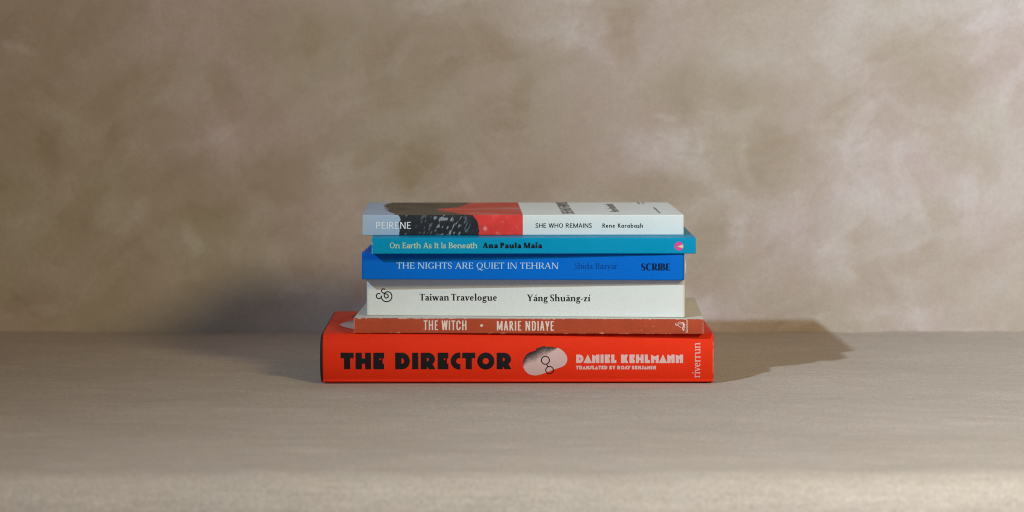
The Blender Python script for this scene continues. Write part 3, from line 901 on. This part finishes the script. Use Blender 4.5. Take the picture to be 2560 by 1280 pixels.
# ---- white paperback
z2 = 0.0400
WHITE = np.array([0.74, 0.765, 0.75])
b3 = make_book('paperback_book', 'thick plain white paperback with a black looped emblem on its spine, under the blue book',
               -0.0908, 0.0184, z2, 0.1985, 0.129, 0.0235, 3.75, profile_flat(0.0235, 0.129, 0.0007, 30, 12, 8, 0.0002), flatc(WHITE), 120,
               paper_mat('white_card', None, 0.5, 0.3, 0.03, 800))
pages(b3, cream, (0.0006, -0.0002), wave=0.0003)
GARA = Style(T=.185, H=.085, sl=.07, st=.05, xh=.64, asc=1.06, cw=1.0, lw=.98, sb=.025, sp=.24, res=40)
put_text(b3, 'title_lettering', 'Taiwan Travelogue', GARA, 1049.3, 1242.5, 734.4, 751.2, INK, 751.6)
put_text(b3, 'author_lettering', 'Yáng Shuāng-zí', GARA, 1317.4, 1476.3, 736.1, 752.8, INK, 753.3)
tz = lambda x, y: (920 + x / 21.34, 710 + y / 21.34)
TZ = lambda pts, n=8: sm([tz(*p) for p in pts], n)
loop = [(1, pen(TZ([(655, 545), (600, 505), (520, 515), (455, 590), (455, 680), (510, 755), (590, 775), (670, 745), (710, 690), (725, 610)]), 2.7)),
        (1, pen(TZ([(705, 640), (715, 720), (760, 820), (850, 905), (980, 940), (1110, 915), (1220, 830), (1275, 700), (1260, 570), (1180, 455), (1050, 410), (930, 450), (870, 540), (880, 650), (930, 735), (1000, 745), (1070, 700), (1080, 620), (1030, 550), (940, 520), (840, 490), (750, 430), (725, 350), (760, 280), (830, 260), (920, 290)]), 2.7))]
put_shape(b3, 'emblem', loop, INK, 0.5)

# ---- blue paperback
z3 = 0.0636
BLUE = np.array([0.001, 0.150, 0.66])
b4 = make_book('paperback_book', 'deep blue paperback with pale title lettering on its spine, under the teal book',
               -0.0933, 0.0062, z3, 0.2000, 0.129, 0.0166, 1.8, profile_flat(0.0166, 0.129, 0.0008, 26, 12, 8, 0.0002), flatc(BLUE), 120,
               paper_mat('blue_card', None, 0.45, 0.10, 0.04, 800))
pages(b4, whitep, (0.0006, -0.0001), wave=0.0010)
PERP = Style(T=.125, H=.05, sl=.065, st=.035, xh=.62, asc=1.05, cw=1.0, sb=.055, sp=.34, res=40)
LBL = paper_mat('pale_blue_ink', (0.52, 0.72, 0.86), 0.5, 0.3, 0.04)
NAVY = paper_mat('navy_ink', (0.002, 0.020, 0.085), 0.6, 0.12, 0.04)
DBL = paper_mat('dull_blue_ink', (0.002, 0.055, 0.25), 0.6, 0.12, 0.04)
put_text(b4, 'title_lettering', 'THE NIGHTS ARE QUIET IN TEHRAN', PERP, 992.0, 1396.0, 656.0, 671.3, LBL, 672.0)
THIN = Style(T=.125, H=.07, sl=.055, st=.04, xh=.63, asc=1.04, cw=.95, lw=.92, sb=.03, sp=.38, res=40)
put_text(b4, 'author_lettering', 'Shida Bazyar', THIN, 1436.4, 1544.0, 657.0, 671.9, DBL)
SCR = Style(T=.225, H=.07, sl=.025, st=.03, xh=.63, cw=.92, sb=.0, res=40)
put_text(b4, 'publisher_lettering', 'SCRIBE', SCR, 1602.5, 1676.0, 658.5, 676.2, NAVY)

# ---- teal paperback
z4 = 0.0803
TEAL = np.array([0.001, 0.295, 0.54])
def teal_color(X, Y, Z):
    c = np.broadcast_to(TEAL, X.shape + (3,)).copy()
    e = np.clip(1 - X / 0.0006, 0, 1) * np.clip(0.55 + 1.3 * fbm(Z * 500, X * 100, 61, 2), 0, 1) * (Y < 0.001)
    return c * (1 - e[..., None]) + np.array([.75, .76, .72]) * e[..., None]
b5 = make_book('paperback_book', 'thin teal paperback with a pink round emblem at its spine end, second from the top',
               -0.0866, -0.0038, z4, 0.2002, 0.129, 0.0097, -0.6, profile_flat(0.0097, 0.129, 0.0005, 22, 12, 8, 0.0001), teal_color, 640,
               paper_mat('teal_card', None, 0.45, 0.10, 0.04, 800))
pages(b5, whitep)
SLAB = Style(T=.125, H=.095, sl=.06, st=.085, xh=.66, asc=1.03, cw=.98, lw=1.0, sb=.035, sp=.34, brk=.15, res=40)
ULTRA = Style(T=.30, H=.15, sl=.06, st=.10, xh=.66, asc=1.03, cw=1.12, lw=1.22, sb=.02, sp=.30, brk=.2, res=40)
YEL = paper_mat('pale_yellow_ink', (0.60, 0.68, 0.38), 0.5, 0.3, 0.04)
NIGHT = paper_mat('dark_navy_ink', (0.006, 0.016, 0.026), 0.6, 0.12, 0.04)
put_text(b5, 'title_lettering', 'On Earth As It Is Beneath', SLAB, 974.6, 1193.4, 606.6, 620.5, YEL)
put_text(b5, 'author_lettering', 'Ana Paula Maia', ULTRA, 1206.3, 1355.7, 606.6, 620.3, NIGHT)
cx, cy, rr_ = 1697.6, 615.3, 10.9
disc = arcp(cx, cy, rr_, rr_, 0, 360, 40)[:-1]
wedge = [(cx - 4.5, cy + .6), (cx + 12, cy - 5.4), (cx + 12, cy + 7.0)]
put_shape(b5, 'emblem', [(1, disc), (-1, np.array(wedge))], paper_mat('pink_ink', (0.80, 0.055, 0.30), 0.5, 0.3, 0.04), 0.6)
dm = [(-1, np.array([(cx + 11.0, cy - 20), (cx + 30, cy - 20), (cx + 30, cy + 20), (cx + 11.0, cy + 20)]))]
put_shape(b5, 'emblem_wedge', [(1, np.array([(cx - 5.0, cy + .4), (cx + 9.8, cy - 4.8), (cx + 10.9, cy + .6), (cx + 9.4, cy + 6.0)]))], paper_mat('sand_ink', (0.70, 0.60, 0.36), 0.5, 0.3, 0.04), 0.5)

# ---- top paperback with the printed artwork
z5 = 0.0901
th5, d5, L5 = 0.0127, 0.127, 0.2010
def art_color(X, Y, Z):
    c = np.broadcast_to(np.array([0.78, 0.81, 0.81]), X.shape + (3,)).copy()
    up = np.where(Z > th5 - 0.0009, Y, 0.0)                       # distance in over the front cover
    s = th5 - Z                                                   # distance down the spine
    n = fbm(X * 60, (Y + s) * 60, 401, 4); n2 = fbm(X * 260, (Y + s) * 260, 405, 3); n4 = fbm(X * 70, Y * 200, 409, 4)
    onsp = up < 0.0008
    red_end = 0.1003
    # edge of the blue sky against the rock
    e1s = np.interp(s, [0, .0012, .003, .0046, .006, .0085, .0125], [.0222, .0232, .0240, .0228, .0225, .0229, .0230])
    e1t = np.interp(up, [0, .02, .045, .07, .1, .14], [.0215, .018, .0145, .0128, .0115, .017]) + 0.0018 * n2 + 0.002 * n4
    e1 = np.where(onsp, e1s + 0.0003 * n2, e1t)
    # edge of the rock against the red
    e2s = np.interp(s, [0, .001, .003, .006, .009, .0125], [.0690, .0695, .0713, .0724, .0728, .0726])
    e2t = np.interp(up, [0, .012, .025, .036, .05, .058, .066, .078, .092, .11, .14], [.0685, .060, .057, .051, .047, .0470, .052, .060, .063, .066, .069]) + 0.0008 * n2
    e2 = np.where(onsp, e2s + 0.0002 * n2, e2t)
    sky = X < e1
    rock = (X >= e1) & (X < e2)
    redm = (X >= e2) & (X < red_end)
    c[sky] = np.array([0.40, 0.52, 0.70])
    dark = np.array([0.020, 0.021, 0.027])
    # pale flecks on the rock face, leaning to the right
    fl = fbm((X + s * .45) * 900, (s - X * .15) * 380 + 5, 421, 3)
    cl = fbm(X * 70, s * 60, 431, 2)
    k = np.clip((fl * 1.35 + .65 * cl - .34) * 3.2, 0, 1) * np.clip(np.interp(X, [.022, .03, .043, .047, .058, .063, .068], [.75, .35, .35, 1, 1, .5, .1]), 0, 1)
    rs = dark + (np.array([0.36, 0.42, 0.50]) - dark) * (k * .85)[..., None] + 0.012 * np.clip(n2, 0, 1)[..., None]
    tk = np.clip(fbm(X * 60, Y * 330, 441, 4) * .9 + .32, 0, 1)
    rt = np.array([0.060, 0.046, 0.034]) + np.array([0.085, 0.065, 0.045]) * tk[..., None]
    rc = np.where(onsp[..., None], rs, rt)
    c[rock] = rc[rock]
    red = np.array([0.84, 0.052, 0.045]) * (1 + 0.12 * n2 + .05 * n)[..., None]
    sp = np.exp(-(((X - .0766) / .0009) ** 2 + ((s - .0085) / .0011) ** 2)) * .7
    for (a, b_, r_) in [(.0838, .0108, .0003), (.0875, .0042, .0003), (.0905, .0016, .00025), (.0815, .0066, .0002), (.0938, .0085, .00022)]:
        sp = sp + np.exp(-(((X - a) / r_) ** 2 + ((s - b_) / r_) ** 2)) * .6
    red = red + (np.array([.85, .6, .55]) - red) * np.clip(sp + .10 * np.clip(n2 * 2 - .6, 0, 1), 0, 1)[..., None]
    # pale rays fanning over the red on the cover
    fx_ = X - 0.045; ang = np.arctan2(up - 0.058, fx_)
    ray = np.clip(np.sin(ang * 5.5 + .8 + .5 * n) * 2.2 - .9, 0, 1) * np.clip((fx_ - .012) / .05, 0, 1)
    ray = np.maximum(ray, np.exp(-((up - (.058 - .25 * fx_)) / .0016) ** 2) * (fx_ > 0))
    redt = np.array([0.60, 0.055, 0.030]) + (np.array([0.58, 0.30, 0.24]) - np.array([0.60, 0.055, 0.030])) * (ray * .75)[..., None]
    rr = np.where(onsp[..., None], red, redt)
    c[redm] = rr[redm]
    return c
b6 = make_book('paperback_book', 'white paperback with blue, dark rock and red artwork on its spine, topmost of the stack',
               -0.0934, 0.0178, z5, L5, d5, th5, -1.25, profile_flat(th5, d5, 0.0006, 42, 120, 6, 0.0002), art_color, 700,
               paper_mat('printed_card', None, 0.5, 0.3, 0.03, 800))
pages(b6, whitep, (-0.0001, 0.0006))
SANS_L = Style(T=.125, H=.11, xh=.66, cw=.92, sb=.085, sp=.3, res=36)
SANS = Style(T=.15, H=.14, xh=.66, asc=1.02, cw=.98, lw=.98, sb=.075, sp=.38, ss=True, res=36)
SANS_B = Style(T=.17, H=.155, xh=.66, asc=1.04, cw=.9, lw=.94, sb=.085, sp=.42, ss=True, res=36)
WINK = paper_mat('white_ink', (0.86, 0.88, 0.90), 0.5, 0.3, 0.03)
GREY = paper_mat('grey_ink', (0.032, 0.032, 0.033), 0.5, 0.3, 0.05)
put_text(b6, 'publisher_lettering', 'PEIRENE', SANS_L, 940.6, 1027.4, 554.7, 571.9, WINK)
put_text(b6, 'title_lettering', 'SHE WHO REMAINS', SANS, 1338.3, 1479.6, 558.2, 569.2, GREY)
put_text(b6, 'author_lettering', 'Rene Karabash', SANS_B, 1506.0, 1607.2, 558.5, 569.2, GREY)
def put_top(b, name, txt, st, xbase, cap, y0, y1, mat):
    UV, Fc = text_mesh(txt, st)
    V = np.stack([xbase - cap * UV[:, 1], y0 + (y1 - y0) * UV[:, 0], np.full(len(UV), b.th + 0.0002)], -1)
    return link(name, mesh_of(name, V, Fc), mat, b.root)
TOPINK = paper_mat('brown_grey_ink', (0.16, 0.125, 0.11), 0.5, 0.3, 0.05)
put_top(b6, 'cover_title', 'SHE WHO REMAINS', SANS_B, 0.1330, 0.0076, 0.010, 0.128, TOPINK)
put_top(b6, 'cover_author', 'Rene Karabash', SANS_B, 0.1625, 0.0058, 0.028, 0.108, TOPINK)
def line_marks(y0, y1, x0, w, n, seed):
    rr = np.random.default_rng(seed); V = []; Fq = []
    y = y0
    while y < y1:
        l = rr.uniform(.0012, .0026); h = w * rr.uniform(.6, 1)
        i = len(V); zt = b6.th + 0.0002
        V += [(x0, y, zt), (x0 + h, y, zt), (x0 + h, y + l, zt), (x0, y + l, zt)]; Fq.append((i, i + 1, i + 2, i + 3)); y += l + rr.uniform(.0004, .0010)
    link('small_print', mesh_of('small_print', V, Fq), GREY, b6.root)
line_marks(0.016, 0.068, 0.1868, 0.0014, 0, 3)
line_marks(0.108, 0.126, 0.1800, 0.0014, 0, 5)
line_marks(0.108, 0.122, 0.1830, 0.0012, 0, 6)
